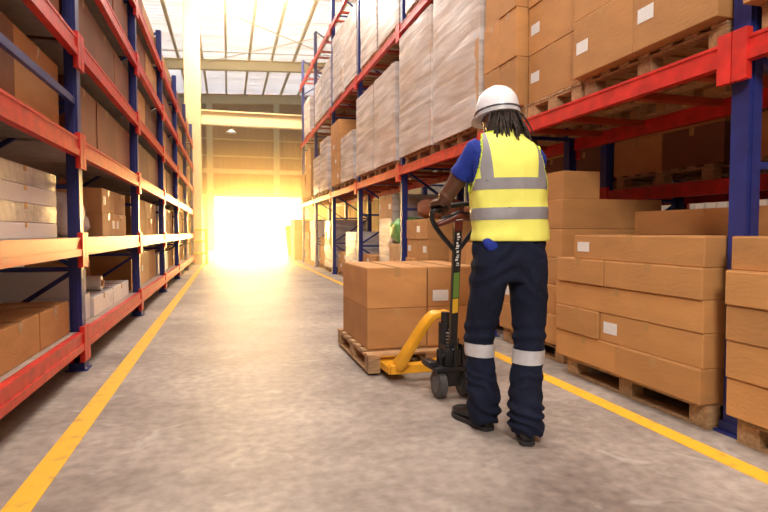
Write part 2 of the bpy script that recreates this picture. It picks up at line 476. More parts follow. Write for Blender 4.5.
# ------------------------------------------------------------------ cartons
cm = {}
def carton(x, y, z, dx, dy, dz, side, label, group, m='card', sticker=False, rz=0.0, lz=.5, name='cardboard_box', cat='carton'):
    """x,y: centre; z: underside; side: direction (+1/-1 in x) its aisle face looks"""
    key = (round(dx, 3), round(dy, 3), round(dz, 3), m)
    if key not in cm:
        b = B(); hx, hy = dx / 2, dy / 2
        bx(b, -hx, hx, -hy, hy, 0, dz - .004, bevel=.005)
        bx(b, -hx + .003, hx - .003, -hy + .003, -.002, dz - .0045, dz); bx(b, -hx + .003, hx - .003, .002, hy - .003, dz - .0045, dz)
        for v in b.verts:      # cartons bulge a little
            if .02 < v.co.z < dz - .02: pass
        me = bpy.data.meshes.new('cardboard_box'); b.to_mesh(me); b.free(); me.materials.append(M[m])
        b = B(); tw = .026; q = min(.07, dz * .3)
        bx(b, -hx - .0008, hx + .0008, -tw, tw, dz - .0002, dz + .0006)
        for s in (-1, 1): bx(b, *sorted((s * hx, s * (hx + .0009))), -tw, tw, dz - q, dz + .0006)
        mt = bpy.data.meshes.new('tape'); b.to_mesh(mt); b.free(); mt.materials.append(M['tape'])
        cm[key] = (me, mt)
    me, mt = cm[key]
    o = obj(name, me, None); o.location = (x, y, z); o.rotation_euler.z = rz
    tag(o, label, cat, group)
    if m != 'card_white': obj('tape', mt, None, o)
    else: obj('tape', mt, None, o)
    if sticker:
        b = B(); w, h = min(.13, dy * .35), min(.085, dz * .4)
        cy = dy / 2 - w / 2 - .04 if sticker == 1 else -dy / 2 + w / 2 + .05
        xx = side * (dx / 2 + .0012)
        bx(b, xx - .0008, xx + .0008, cy - w / 2, cy + w / 2, dz * lz - h / 2, dz * lz + h / 2)
        obj('paper_label', b, M['label'], o)
    return o

ORD = ['first', 'second', 'third', 'fourth', 'fifth', 'sixth', 'seventh', 'eighth', 'ninth', 'tenth']
COLN = {'card': 'brown', 'card_dark': 'dark brown', 'card_pale': 'pale tan', 'card_white': 'white', 'grey_pack': 'grey'}
def stack(x0, y0, z0, dx, ly, nl, ny_, h, side, where, group, m='card', stick=.3, jit=.006, offset=0, xd=0, short=None, name='cardboard_box', cat='carton', noun='carton'):
    """column block: ny_ cartons along y over ly, nl layers; x0 = aisle face plane"""
    dy = ly / ny_
    for l in range(nl):
        n = ny_ if not (short and l == nl - 1) else short
        for k in range(n):
            mm = m if isinstance(m, str) else rnd.choice(m)
            jx = rnd.uniform(-jit, jit) - side * 0
            cx = x0 - side * (dx / 2 + offset * (l % 2) + xd) + jx
            lay = 'lowest layer' if l == 0 else ('top layer' if l == nl - 1 else ORD[l] + ' layer up')
            pos = '' if ny_ == 1 else (', ' + (('near end' if k == 0 else 'far end') if ny_ == 2 else ORD[k] + ' from near end'))
            if nl == 1: lab = f"{COLN[mm]} {noun}{pos}, {where}"
            else: lab = f"{COLN[mm]} {noun}, {lay}{pos}, {where}"
            carton(cx, y0 + dy * (k + .5), z0 + l * (h + .0008), dx, dy - .006, h, side, lab, group, mm, sticker=(rnd.choice((1, 2)) if rnd.random() < stick else 0), name=name, cat=cat)
    return z0 + nl * (h + .0008)

def film(x0, x1, y0, y1, z0, z1, label, group, mm='film'):
    """stretch film hugging a load: a slack, creased skirt with a closed top"""
    b = B(); n = 10; rings = []
    for q in range(13):
        z = z0 + (z1 - z0) * q / 12; ring = []
        corners = [(x0, y0), (x1, y0), (x1, y1), (x0, y1)]
        for c in range(4):
            a = Vector((*corners[c], z)); e = Vector((*corners[(c + 1) % 4], z))
            nn = Vector((e.y - a.y, a.x - e.x, 0)).normalized()
            for k in range(n):
                p = a.lerp(e, k / n)
                d = .012 + .010 * noise.noise(p * 3.1 + Vector((x0, y0, 0))) + .006 * noise.noise(p * 11)
                ring.append(p + nn * max(.004, d))
        rings.append(ring)
    cx, cy = (x0 + x1) / 2, (y0 + y1) / 2
    rings.append([Vector((cx + (p.x - cx) * .96, cy + (p.y - cy) * .96, z1 + .012)) for p in rings[-1]])
    rings_mesh(b, rings, cap=False); b.faces.new([v for v in b.verts[-4 * n:]])
    return tag(obj('stretch_wrap', b, M[mm], None, smooth=True, auto=50), label, 'plastic wrap', group)

# ---- right rack, level one (z 2.01 on the beams) : brown cartons near, wrapped loads beyond
ZL1 = RZ[0] + RBH / 2 + .001
def pal_r(y, z, where, w=.96, l=1.16, x=2.98): return pallet(x, y, z, w, l, 'wooden pallet ' + where, 'pallets in the right rack')
G1 = 'cartons on the first beam level of the right rack'
pal_r(1.56, ZL1, 'under tan cartons nearest the camera above the red beam')
stack(2.42, .96, ZL1 + PH, .95, 1.21, 4, 2, .40, -1, 'nearest load above red beam, right rack', G1, stick=.2)
pal_r(2.93, ZL1, 'under the second tan carton load above the red beam', l=1.2)
stack(2.42, 2.31, ZL1 + PH, .95, 1.24, 4, 2, .40, -1, 'second load above red beam, right rack', G1, stick=.3)
pal_r(3.95, ZL1, 'carrying cartons with white labels right of the helmet', l=.76)
stack(2.50, 3.60, ZL1 + PH, .9, .72, 4, 1, .40, -1, 'labelled load right of the helmet', G1, stick=.75)
pal_r(4.68, ZL1, 'carrying cartons directly behind the white helmet', l=.64)
stack(2.42, 4.37, ZL1 + PH, .95, .64, 4, 2, .42, -1, 'load directly behind white helmet', G1, stick=0, m='card', jit=.015)
G2 = 'cartons inside wrapped loads in the right rack'
k = 0
far_names = ['first', 'second', 'third', 'fourth', 'fifth', 'sixth', 'seventh', 'eighth', 'ninth', 'tenth']
spec1 = [  # y centre, length, height, wrapped, layers
    (5.80, 1.26, 1.70, 1, 4), (7.18, 1.28, 1.70, 1, 4), (8.68, 1.2, 1.45, 1, 3), (10.02, 1.25, 1.45, 1, 3),
    (11.6, 1.2, .95, 1, 3), (12.95, 1.0, 1.45, 0, 4), (14.5, 1.1, 1.3, 1, 3), (15.8, 1.0, 1.0, 1, 3), (17.5, 1.1, 1.45, 0, 4), (18.7, .9, .8, 0, 2)]
for q, (yc, ln, hh, wr, nl) in enumerate(spec1):
    nm = far_names[q]
    pal_r(yc, ZL1, f'under the {nm} load beyond the helmet on lower beams', l=1.16 if ln > 1 else 1.0)
    stack(2.44, yc - ln / 2, ZL1 + PH, .95, ln, nl, 2 if q < 6 else 1, hh / nl, -1, f"{nm} load beyond helmet, lower beams", G2,
          m='card_pale' if wr else 'card', stick=.15 if wr else .4)
    if wr: film(2.44, 3.39, yc - ln / 2, yc + ln / 2, ZL1 + PH - .02, ZL1 + PH + hh, f'translucent film around the {nm} load beyond the helmet, lower beams', 'stretch film on right rack loads')
ZL2 = RZ[1] + RBH / 2 + .001
spec2 = [(5.9, 1.15, 1.5, 1, 3), (7.15, 1.15, 1.5, 1, 3), (8.65, 1.15, 1.5, 1, 3), (9.95, 1.15, 1.5, 1, 3), (11.55, 1.15, 1.4, 1, 3), (12.9, 1.15, 1.5, 1, 3), (14.5, 1.15, 1.2, 1, 2), (15.8, 1.1, 1.1, 1, 2), (18.1, 1.2, 1.1, 1, 2)]
for q, (yc, ln, hh, wr, nl) in enumerate(spec2):
    nm = far_names[q]
    pal_r(yc, ZL2, f'under the {nm} load from near on the upper beams', l=1.16)
    stack(2.5, yc - ln / 2, ZL2 + PH, .95, ln, nl, 1, hh / nl, -1, f"{nm} load from near, upper beams right", G2, m='card_pale', stick=.1)
    film(2.5, 3.45, yc - ln / 2, yc + ln / 2, ZL2 + PH - .02, ZL2 + PH + hh, f'pale film around the {nm} load from near on the upper beams', 'stretch film on right rack loads')

# ---- right side, floor level
GF = 'cartons stacked on the floor pallets right of the aisle'
def pal_f(x, y, w, l, label): return pallet(x, y, 0.0, w, l, label, 'pallets on the floor under the right rack')
# near long stack (right edge of the picture)
pal_f(2.96, 1.57, 1.06, 1.16, 'wooden pallet under the low carton stack at the right picture edge')
pal_f(2.96, 2.96, 1.06, 1.26, 'wooden pallet under the low carton stack beside the worker, past the edge one')
def course(z, spans, h, x0, dx, where, st=0, ofs=0):
    for a, (c0, c1) in enumerate(spans):
        carton(x0 + dx / 2 + (0, .008, -.006, .004)[(a + ofs) % 4], (c0 + c1) / 2, z, dx, c1 - c0 - .006, h, -1, f"brown carton, {ORD[a]} from near end, {where}", GF, 'card', sticker=(1 if (where.startswith('top front') and a == 2) or (where.startswith('second') and a == 1) else 0))
z = PH
course(z, [(.96, 1.56), (1.56, 2.17), (2.31, 2.98), (2.98, 3.65)], .19, 2.37, 1.08, 'lowest layer of low stack right of worker', 0); z += .191
course(z, [(.96, 2.17), (2.31, 3.15), (3.15, 3.64)], .185, 2.37, 1.08, 'second layer of low stack right of worker', 1); z += .186
course(z, [(.96, 1.6), (1.6, 2.17), (2.31, 3.66)], .175, 2.37, 1.08, 'third layer of low stack right of worker', 0, 1); z += .176
course(z, [(.96, 2.17), (2.31, 3.1), (3.1, 3.63)], .17, 2.36, 1.08, 'fourth layer of low stack right of worker', 1, 2); z += .171
course(z, [(.96, 1.7), (1.72, 2.17), (2.31, 3.44)], .165, 2.38, .52, 'top front layer of low stack right of worker', 0)
course(z, [(.96, 2.2), (2.31, 3.5)], .165, 2.92, .52, 'fifth layer, rear row of low stack right of worker', 2); z += .166
course(z, [(1.0, 2.2), (2.31, 3.52)], .17, 2.94, .5, 'topmost rear row of low stack right of worker', 2)
# taller stack next along
pal_f(3.05, 4.32, 1.0, 1.0, 'wooden pallet under the tall carton stack directly right of the worker')
z = PH
for l, (h, n, x0) in enumerate(((.24, 2, 2.52), (.24, 2, 2.53), (.22, 2, 2.54), (.23, 2, 2.54), (.24, 2, 2.54), (.22, 1, 2.56))):
    for q in range(n):
        ww = 1.0 / 2; dxx = .95 if l < 5 else .34
        carton(x0 + dxx / 2, 3.84 + ww * (q + .5) + (.0 if l < 5 else .02), z, dxx, ww - .008, h, -1, f"brown carton, {'near' if q == 0 else 'far'} half, {ORD[l]} layer up in tall stack behind worker", GF, 'card', sticker=(1 if (l in (1, 5)) else 0))
    z += h + .001
# stacks in the distance at floor level
far = [  # x face, y0, length, layers, n, h, mat, wrap, description
    (2.6, 5.35, 1.0, 3, 2, .26, 'card', 0, 'floor pallet behind pallet jack handle'),
    (2.52, 6.85, .9, 4, 2, .27, 'card', 0, 'floor load right of the green sack'),
    (2.52, 8.04, .62, 3, 1, .24, 'card_pale', 0, 'low floor load under the green sack'),
    (2.6, 8.74, .78, 4, 1, .38, 'card_pale', 1, 'tall wrapped floor load past first blue post'),
    (2.55, 9.62, 1.05, 2, 2, .24, 'card', 0, 'low floor stack past the tall wrapped load'),
    (2.55, 11.1, 1.1, 3, 1, .30, 'grey_pack', 1, 'wrapped grey floor load in the third bay'),
    (2.6, 12.4, 1.0, 2, 2, .22, 'card', 0, 'low floor stack after the grey load'),
    (2.55, 13.9, 1.1, 4, 1, .30, 'card_pale', 1, 'wrapped floor load in the fourth bay'),
    (2.6, 15.2, 1.0, 3, 1, .26, 'card', 0, 'floor stack at the end of the fourth bay'),
    (2.55, 16.8, 1.1, 4, 1, .32, 'card_white', 0, 'white floor stack in the last bay'),
    (2.55, 18.1, 1.0, 3, 1, .3, 'card', 0, 'floor stack at the last post of right rack'),
]
for q, (xf, y0, ln, nl, n, h, mm, wr, de) in enumerate(far):
    pal_f(xf + .46, y0 + ln / 2, .96, ln + .04, 'wooden pallet under the ' + de.replace('floor pallet', 'cartons') if False else 'wooden pallet at the bottom of the ' + de)
    zt = stack(xf, y0, PH, .9, ln, nl, n, h, -1, de, GF, m=mm, stick=.5, jit=.02)
    if wr: film(xf, xf + .92, y0, y0 + ln, PH - .01, zt, 'clear film around the ' + de, 'stretch film on floor loads')
# carton stacks outside the rack end, by the doorway
stack(2.35, 20.6, 0, .9, 1.2, 4, 1, .38, -1, 'pile on bare floor beside the bright doorway', GF, m='card', stick=.2)
# yellow green bin near the doorway
t = empty('plastic_bin', (2.75, 23.2, 0), 0, 'yellow green plastic bin near the bright doorway', 'bin')
b = B(); rings_mesh(b, [ell((0, 0, z_), (w_, 0, 0), (0, w_ * .8, 0), 24, 6) for z_, w_ in ((.12, .38), (1.2, .48))]); obj('bin_body', b, M['lime_plastic'], t)
b = B(); rings_mesh(b, [ell((0, 0, z_), (w_, 0, 0), (0, w_ * .8, 0), 24, 6) for z_, w_ in ((1.2, .5), (1.26, .5), (1.32, .4))]); obj('lid', b, M['lime_plastic'], t)
for s in (-1, 1):
    b = B(); cyl(b, (s * .3 - .04, .2, .1), (s * .3 + .04, .2, .1), .1); obj('wheel', b, M['rubber'], t)
    b = B(); bx(b, s * .3 - .04, s * .3 + .04, -.25, -.15, 0, .13); obj('foot', b, M['rubber'], t)

def bag(name, x, y, z, sx, sy, sz, m, label, group, seed=0, cat='bag'):
    b = B(); bmesh.ops.create_icosphere(b, subdivisions=4, radius=1)
    for v in b.verts:
        p = v.co.copy()
        e = Vector((math.copysign(abs(p.x) ** .6, p.x), math.copysign(abs(p.y) ** .6, p.y), math.copysign(abs(p.z) ** .7, p.z)))
        d = 1 + .12 * noise.noise(p * 2.2 + Vector((seed, 0, 0))) + .05 * noise.noise(p * 7 + Vector((seed, 3, 0)))
        v.co = Vector((e.x * sx / 2, e.y * sy / 2, e.z * sz / 2)) * d
        v.co.z = max(v.co.z, -sz / 2)
        v.co.z += sz / 2
    o = obj(name, b, M[m], None, smooth=True); o.location = (x, y, z)
    return tag(o, label, cat, group)
bag('sack', 2.76, 8.33, PH + 3 * .2408, .55, .58, .42, 'green_bag', 'green sack slumped on low cartons left of the jack handle', 'sacks on the cartons behind the jack', 1)
bag('sack', 3.22, 8.35, PH + 3 * .2408, .45, .45, .26, 'white_bag', 'whitish sack lying behind the green one on low cartons', 'sacks on the cartons behind the jack', 2)
bag('sack', 2.85, 7.25, PH + 4 * .2708, .6, .5, .3, 'card_dark', 'brown sack lying on the cartons right of the green sack', 'sacks on the cartons behind the jack', 3)

# ---- goods on the back-to-back rack behind (seen through the right rack)
GB = 'cartons on the rear right rack'
for q, (y0, ln) in enumerate(((2.3, 1.3), (3.65, 1.35), (5.2, 1.3), (6.6, 1.2))):
    pallet(4.38, y0 + ln / 2, 1.42 + .061, .98, 1.2, f'wooden pallet under the {ORD[q]} load on the rear right rack', 'pallets on the rear right rack')
    stack(3.92, y0, 1.42 + .061 + PH, .9, ln, 2, 2, .34, -1, f'{ORD[q]} load of the rear right rack', GB, m=['card_dark', 'card'], stick=.1)
for q, (y0, ln) in enumerate(((1.2, 1.2), (2.5, 1.2), (3.8, 1.1), (5.2, 1.2), (6.6, 1.2))):
    pallet(4.38, y0 + ln / 2, 0, .98, 1.2, f'wooden pallet on the floor below the {ORD[q]} span of the rear rack', 'pallets on the rear right rack')
    stack(3.92, y0, PH, .9, ln, 3, 1, .34, -1, f'{ORD[q]} floor load beneath the rear right rack', GB, m=['card_dark', 'card'], stick=.3)

# ---- left rack goods
GL = 'cartons on the shelves of the left rack'
deckz = [z + LBH / 2 + .0008 for z in LZ]
bn = ['nearest bay', 'second bay', 'third bay', 'fourth bay', 'fifth bay', 'last bay']
sn = ['lowest shelf', 'second shelf', 'third shelf', 'fourth shelf', 'fifth shelf', 'top shelf']
xl = -1.14
# nearest bay
stack(xl, LY[0] + .1, deckz[0], .42, BAY - .2, 1, 4, .24, 1, 'lowest shelf, nearest bay, left rack', GL, stick=0, m='card')
for q in range(3):
    carton(-1.83, LY[0] + .5 + q * .88, deckz[0], .4, .84, .40, 1, f'grey film pack, {ORD[q]} from near end, back of lowest shelf, nearest bay, left rack', 'grey packs in the left rack', 'grey_pack', name='film_pack', cat='package')
zz = deckz[1]
for l, (h, mm) in enumerate(((.10, 'card_white'), (.12, 'grey_pack'), (.11, 'card_white'), (.12, 'grey_pack'))):
    for q in range(2):
        carton(-1.6, LY[0] + .75 + q * 1.33, zz, .8, 1.28, h, 1, f'{COLN[mm]} flat pack, {"near" if q == 0 else "far"} pile, {ORD[l]} up, nearest bay, left rack', 'flat packs in the left rack', mm, name='flat_pack', cat='package')
    zz += h + .001
# second bay, lowest shelf : white cartons
W = 'second bay, lowest shelf, left rack'
y2 = LY[1]
carton(-1.45, y2 + .45, deckz[0], .55, .5, .22, 1, 'white carton at the bottom of the near pile, ' + W, GL, 'card_white')
carton(-1.45, y2 + .45, deckz[0] + .221, .5, .46, .21, 1, 'white carton on top of the near pile, ' + W, GL, 'card_white')
carton(-1.34, y2 + 1.15, deckz[0], .38, .84, .17, 1, 'long low white carton at the shelf edge, ' + W, GL, 'card_white', sticker=1)
carton(-1.34, y2 + 2.05, deckz[0], .38, .9, .18, 1, 'long low white carton beyond the first, ' + W, GL, 'card_white')
carton(-1.80, y2 + 1.3, deckz[0], .44, .7, .22, 1, 'white carton behind the long low ones, ' + W, GL, 'card_white')
carton(-1.80, y2 + 1.3, deckz[0] + .221, .42, .6, .16, 1, 'white carton topmost at the back, ' + W, GL, 'card_white')
carton(-1.8, y2 + 2.2, deckz[0], .44, .8, .42, 1, 'tall brown carton at the back, ' + W, GL, 'card')
t = empty('film_roll', (-1.36, y2 + 1.35, deckz[0] + .171 + .075), 0, 'white roll of film lying on the long low white carton', 'roll')
b = B(); cyl(b, (-.15, 0, 0), (.15, 0, 0), .075); obj('roll_body', b, M['white_bag'], t, smooth=True, auto=40)
b = B(); cyl(b, (-.17, 0, 0), (.17, 0, 0), .03); obj('core', b, M['card_pale'], t, smooth=True, auto=40)
# second bay, second shelf: white bags and cartons
bag('sack', -1.5, y2 + .5, deckz[1], .6, .55, .38, 'white_bag', 'white plastic sack beside the second blue post, second shelf of left rack', 'white sacks in the left rack', 4)
bag('sack', -1.55, y2 + 1.05, deckz[1], .55, .5, .3, 'white_bag', 'lower white plastic sack beside the first sack, second shelf of left rack', 'white sacks in the left rack', 5)
stack(-1.2, y2 + 1.4, deckz[1], .7, 1.3, 2, 2, .24, 1, 'second shelf, second bay, left rack', GL, m='card_pale', stick=.3)
# other bays, lower two shelves
for bay in range(2, 6):
    n = 2 if bay < 4 else 1
    mm = ['card', 'card_pale', 'card'] if bay % 2 == 0 else ['card_pale', 'card', 'card_white']
    stack(xl - .06, LY[bay] + .15, deckz[0], .8, BAY - .35, 1, n + 1, .46 if bay == 2 else .36, 1, f'lowest shelf, {bn[bay]}, left rack', GL, m=mm, stick=.3)
    stack(xl - .04, LY[bay] + .12, deckz[1], .8, BAY - .3, 2, n, .25, 1, f'second shelf, {bn[bay]}, left rack', GL, m=mm, stick=.2)
# upper shelves
for lv in range(2, 6):
    for bay in range(6):
        n = 3 if bay < 2 else 2
        if bay > 3: n = 1
        dark = ['card_dark', 'card_dark', 'card'] if (bay < 2) else ['card', 'card_dark']  # darker cartons stand in for shade on the upper shelves
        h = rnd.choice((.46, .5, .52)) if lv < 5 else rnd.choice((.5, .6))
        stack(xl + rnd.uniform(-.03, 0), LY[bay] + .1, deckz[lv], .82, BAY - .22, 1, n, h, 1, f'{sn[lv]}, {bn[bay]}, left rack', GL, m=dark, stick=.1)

# yellow guard round the column foot
t = empty('column_guard', (-1.0, 18.98, 0), 0, 'yellow tubular guard rail at the foot of the cream column', 'guard rail')
for s in (-1, 1):
    b = B(); cyl(b, (s * .32, 0, 0), (s * .32, 0, 1.15), .04, n=12); obj('post', b, M['lime_plastic'], t, smooth=True, auto=40)
for zq in (.35, .75, 1.12):
    b = B(); cyl(b, (-.32, 0, zq), (.32, 0, zq), .03, n=12); obj('rail', b, M['lime_plastic'], t, smooth=True, auto=40)

# ------------------------------------------------------------------ jack, pallet and its cartons
pallet(1.455, 4.45, 0.02, .98, 1.16, 'wooden pallet lifted on the forks of the yellow pallet jack', None)
GJ = 'cartons on the pallet of the jack'
z0 = .02 + PH
for l in range(2):
    for q, (xa, xb) in enumerate(((1.0, 1.48), (1.484, 1.92))):
        for r, (ya, yb) in enumerate(((4.03, 4.50), (4.504, 4.94))):
            mz = z0 + l * .3095
            o = carton((xa + xb) / 2, (ya + yb) / 2, mz, yb - ya - .002, xb - xa - .004, .308, -1,
                       f"brown carton, {'lower' if l == 0 else 'upper'} layer, {'left' if q == 0 else 'right'} {'front' if r == 0 else 'rear'} corner of load on the pallet jack", GJ, 'card', rz=R(90),
                       sticker=(1 if (l == 1 and q == 1 and r == 0) else 0), lz=.28)
JX, JY = 1.36, 3.25
J = empty('pallet_jack', (JX, JY, 0), R(2), 'yellow and black hand pallet jack held by the worker', 'pallet jack')
for s in (-1, 1):
    # fork
    b = B(); fx = s * .20
    bx(b, fx - .08, fx + .08, .42, 1.62, .098, .108); bx(b, fx - .08, fx - .072, .42, 1.62, .06, .098); bx(b, fx + .072, fx + .08, .42, 1.62, .06, .098)
    obj('fork', b, M['yellow'], J)
    b = B(); cyl(b, (fx - .03, 1.45, .037), (fx + .03, 1.45, .037), .037); obj('load_roller', b, M['rubber'], J, smooth=True, auto=40)
    # steering wheel
    b = B(); wx = s * .085
    rings_mesh(b, [ell((wx + q, 0, .09), (0, r, 0), (0, 0, r), 32) for q, r in ((-.027, .08), (-.022, .088), (.022, .088), (.027, .08))])
    w = obj('steer_wheel', b, M['rubber'], J, smooth=True, auto=35)
    b = B(); cyl(b, (wx - .030, 0, .09), (wx + .030, 0, .09), .052, n=28); cyl(b, (wx - .034, 0, .09), (wx + .034, 0, .09), .022, n=20)
    for a in range(5):
        an = a * 2 * math.pi / 5
        cyl(b, (wx - .033, .038 * math.cos(an), .09 + .038 * math.sin(an)), (wx + .033, .038 * math.cos(an), .09 + .038 * math.sin(an)), .006, n=8)
    obj('hub', b, M['hub'], w, smooth=True, auto=35)
b = B(); cyl(b, (-.11, 0, .09), (.11, 0, .09), .013); bx(b, -.045, .045, -.03, .05, .075, .19); obj('axle', b, M['black'], J)
# arch shaped fork frame: side plates sweeping down to the fork heels
def plate(bm, prof, x0, x1):
    a = [bm.verts.new((x0, y, z)) for y, z in prof]; c = [bm.verts.new((x1, y, z)) for y, z in prof]; n = len(prof)
    bm.faces.new(a[::-1]); bm.faces.new(c)
    for k in range(n): bm.faces.new((a[k], a[(k + 1) % n], c[(k + 1) % n], c[k]))
b = B()
for s in (-1, 1):
    path = spline([(0, .17, .505, .04), (s * .05, .18, .50, .04), (s * .10, .22, .43, .04), (s * .155, .30, .29, .043), (s * .20, .40, .145, .055), (s * .205, .46, .105, .05)], 6)
    rings = []
    for k, p in enumerate(path):
        a = Vector(path[max(0, k - 1)][:3]); c = Vector(path[min(len(path) - 1, k + 1)][:3]); d = (c - a).normalized()
        side_ = Vector((0, 1, 0)) - d * d.y; side_.normalize(); u = d.cross(side_)
        rings.append(ell(p[:3], side_ * .055, u * p[3] * .62, 16, 4))
    rings_mesh(b, rings)
obj('fork_frame', b, M['yellow'], J, smooth=True, auto=40)
b = B(); bx(b, -.27, .27, .40, .48, .06, .125, bevel=.008); obj('cross_member', b, M['yellow'], J)
b = B(); cyl(b, (0, .10, .17), (0, .10, .46), .045); cyl(b, (0, .10, .46), (0, .10, .53), .028); cyl(b, (.05, .06, .17), (.05, .06, .36), .028); cyl(b, (-.055, .04, .17), (-.055, .04, .30), .03)
bx(b, -.13, .13, -.06, .16, .175, .205, bevel=.006); bx(b, -.05, .05, -.045, .05, .2, .31, bevel=.008); bx(b, -.16, -.10, -.02, .12, .2, .235, bevel=.005)
obj('hydraulic_pump', b, M['black'], J, smooth=True, auto=35)
b = B()
hel = [(.035 * math.cos(a * .5), -.005 + .035 * math.sin(a * .5), .30 + a * .0016, .005) for a in range(80)]
tube(b, hel, n=6, sub=1); obj('spring', b, M['steel'], J, smooth=True)
b = B(); bx(b, -.062, -.052, -.05, .05, .21, .34); bx(b, .052, .062, -.05, .05, .21, .34); cyl(b, (-.075, -.02, .27), (.075, -.02, .27), .013); cyl(b, (0, -.055, .2), (0, -.055, .38), .012)
obj('tiller_bracket', b, M['black'], J)
# tiller: stem leaning to the worker, with a loop handle
S0 = Vector((0, -.01, .27)); S1 = Vector((-.10, -.28, .97)); SD = (S1 - S0).normalized()
hp0 = lambda u: S1 + SD * u
tl = empty('tiller', (0, 0, 0)); tl.parent = J
b = B(); bar(b, S0, hp0(.13), .045, .028, up=Vector((0, 1, .3))); obj('stem', b, M['black'], tl)
side_ = SD.cross(Vector((0, 1, 0))).normalized(); side_ = Vector((1, 0, 0)) - SD * SD.x; side_.normalize()
fn = SD.cross(side_).normalized()          # faces forward/back
if fn.y > 0: fn = -fn
def on_stem(t, off=.0145): return S0.lerp(S1, t) + fn * off
def decal(name, t0, t1, w, m, par, off=.0150):
    b = B(); a, c = on_stem(t0, off), on_stem(t1, off)
    bar(b, a, c, w, .0015, up=fn); return obj(name, b, m, par)
decal('green_sticker', .56, .78, .036, M['green_label'], tl)
decal('yellow_sticker', .42, .55, .036, M['yellow_label'], tl)
b = B()
rr = random.Random(3); t_ = .84
while t_ < 1.12:                              # pale vertical lettering on the black stem
    ln = rr.choice((.008, .013, .018)); a, c = on_stem(t_, .0152), on_stem(t_ + ln, .0152)
    o_ = side_ * rr.choice((-.004, 0, .004)); bar(b, a + o_, c + o_, rr.choice((.010, .014, .018)), .001, up=fn); t_ += ln + rr.choice((.006, .009, .016))
obj('lettering', b, M['white_ink'], tl)
T = S1; zl = Vector((0, 0, 1))
def hp(x, u, f=0): return T + side_ * x + SD * u + fn * f
loop = [hp(-.012, -.03), hp(-.05, .02), hp(-.10, .085), hp(-.142, .15), hp(-.158, .20), hp(-.145, .235), hp(-.08, .247), hp(0, .25), hp(.08, .247), hp(.145, .235), hp(.158, .20), hp(.142, .15), hp(.10, .085), hp(.05, .02), hp(.012, -.03)]
b = B(); tube(b, [(*p, .014) for p in loop], n=12, sub=4, ref=fn); lp = obj('handle_loop', b, M['black'], tl, smooth=True)
b = B(); bar(b, hp(0, .10), hp(0, .18), .05, .034, up=fn); bx_pts = [hp(-.10, .155), hp(.10, .155)]
tube(b, [(*hp(-.115, .15, .0), .016), (*hp(-.06, .165), .02), (*hp(0, .185), .026), (*hp(.06, .165), .02), (*hp(.115, .15), .016)], n=12, sub=4, ref=fn)
obj('handle_hub', b, M['maroon'], tl, smooth=True, auto=50)
b = B(); tube(b, [(*hp(-.10, .188, .012), .007), (*hp(-.04, .20, .014), .007), (*hp(0, .215, .014), .007), (*hp(.04, .20, .014), .007), (*hp(.10, .188, .012), .007)], n=8, sub=4, ref=fn)
obj('release_lever', b, M['black'], tl, smooth=True)
b = B(); bar(b, hp(-.02, .175, .020), hp(.02, .175, .020), .016, .004, up=fn); obj('grip_badge', b, M['white_ink'], tl)

# ------------------------------------------------------------------ the worker
WX, WY, WA = 1.39, 2.57, R(-10)
Wm = Matrix.Translation((WX, WY, 0)) @ Matrix.Rotation(WA, 4, 'Z'); Wi = Wm.inverted()
Jm = Matrix.Translation((JX, JY, 0)) @ Matrix.Rotation(R(2), 4, 'Z')
def j2w(p): return Wi @ (Jm @ Vector(p))
HL = j2w(hp(-.118, .242)); HR = j2w(hp(.118, .242)); BD = (HR - HL).normalized()
person = empty('person', (WX, WY, 0), WA, 'warehouse worker in white helmet, yellow high visibility vest and navy trousers, back turned', 'person')

def remesh(bm, name, m, voxel, smooth=6, parent=None, factor=.5, disp=None):
    me = bpy.data.meshes.new(name); bmesh.ops.recalc_face_normals(bm, faces=bm.faces[:]); bm.to_mesh(me); bm.free()
    o = bpy.data.objects.new(name, me); COL.objects.link(o)
    r = o.modifiers.new('r', 'REMESH'); r.mode = 'VOXEL'; r.voxel_size = voxel; r.use_smooth_shade = True
    s = o.modifiers.new('s', 'SMOOTH'); s.iterations = smooth; s.factor = factor
    dg = bpy.context.evaluated_depsgraph_get(); dg.update()
    me2 = bpy.data.meshes.new_from_object(o.evaluated_get(dg)); o.modifiers.clear()
    me2.materials.clear(); me2.materials.append(m); me2.name = name
    old = o.data; o.data = me2; bpy.data.meshes.remove(old)
    if disp:
        ns = [v.normal.copy() for v in me2.vertices]
        for v, n in zip(me2.vertices, ns): v.co += n * disp(v.co)
    me2.polygons.foreach_set('use_smooth', [True] * len(me2.polygons))
    if parent: o.parent = parent
    return o

# torso sections in the worker's frame: z, cx, cy, rx, ry, roll (left shoulder high)
def torso_rings(g=0.0, lo=None, hi=None, flat=0):
    base = [(.92, .0, .0, .165, .115, 0), (1.0, .0, .0, .168, .118, 0), (1.10, -.002, .01, .160, .112, 0), (1.20, -.005, .018, .165, .115, .01), (1.30, -.008, .028, .175, .122, .03),
            (1.38, -.010, .036, .182, .122, .06), (1.44, -.010, .042, .182, .112, .09), (1.485, -.010, .048, .165, .095, .10), (1.515, -.012, .054, .125, .078, .10), (1.54, -.018, .062, .085, .066, .09), (1.56, -.02, .07, .062, .062, .08)]
    out = []
    for z, cx, cy, rx, ry, rl in spline(base, 3):
        if lo and z < lo: continue
        if hi and z > hi: continue
        ax = Vector((math.cos(rl), 0, -math.sin(rl)))
        out.append(ell((cx, cy, z), ax * (rx + g), Vector((0, ry + g, 0)), 40, 2.5))
    return out
# key joints (worker frame)
shL = Vector((-.158, .05, 1.465)); elL = Vector((-.285, .16, 1.255)); shR = Vector((.142, .05, 1.425)); elR = Vector((.165, .20, 1.20))
wrL = HL + Vector((.005, -.082, .030)); wrR = HR + Vector((.03, -.080, .032))
neck0 = Vector((-.02, .07, 1.53)); headc = Vector((-.025, .115, 1.640))
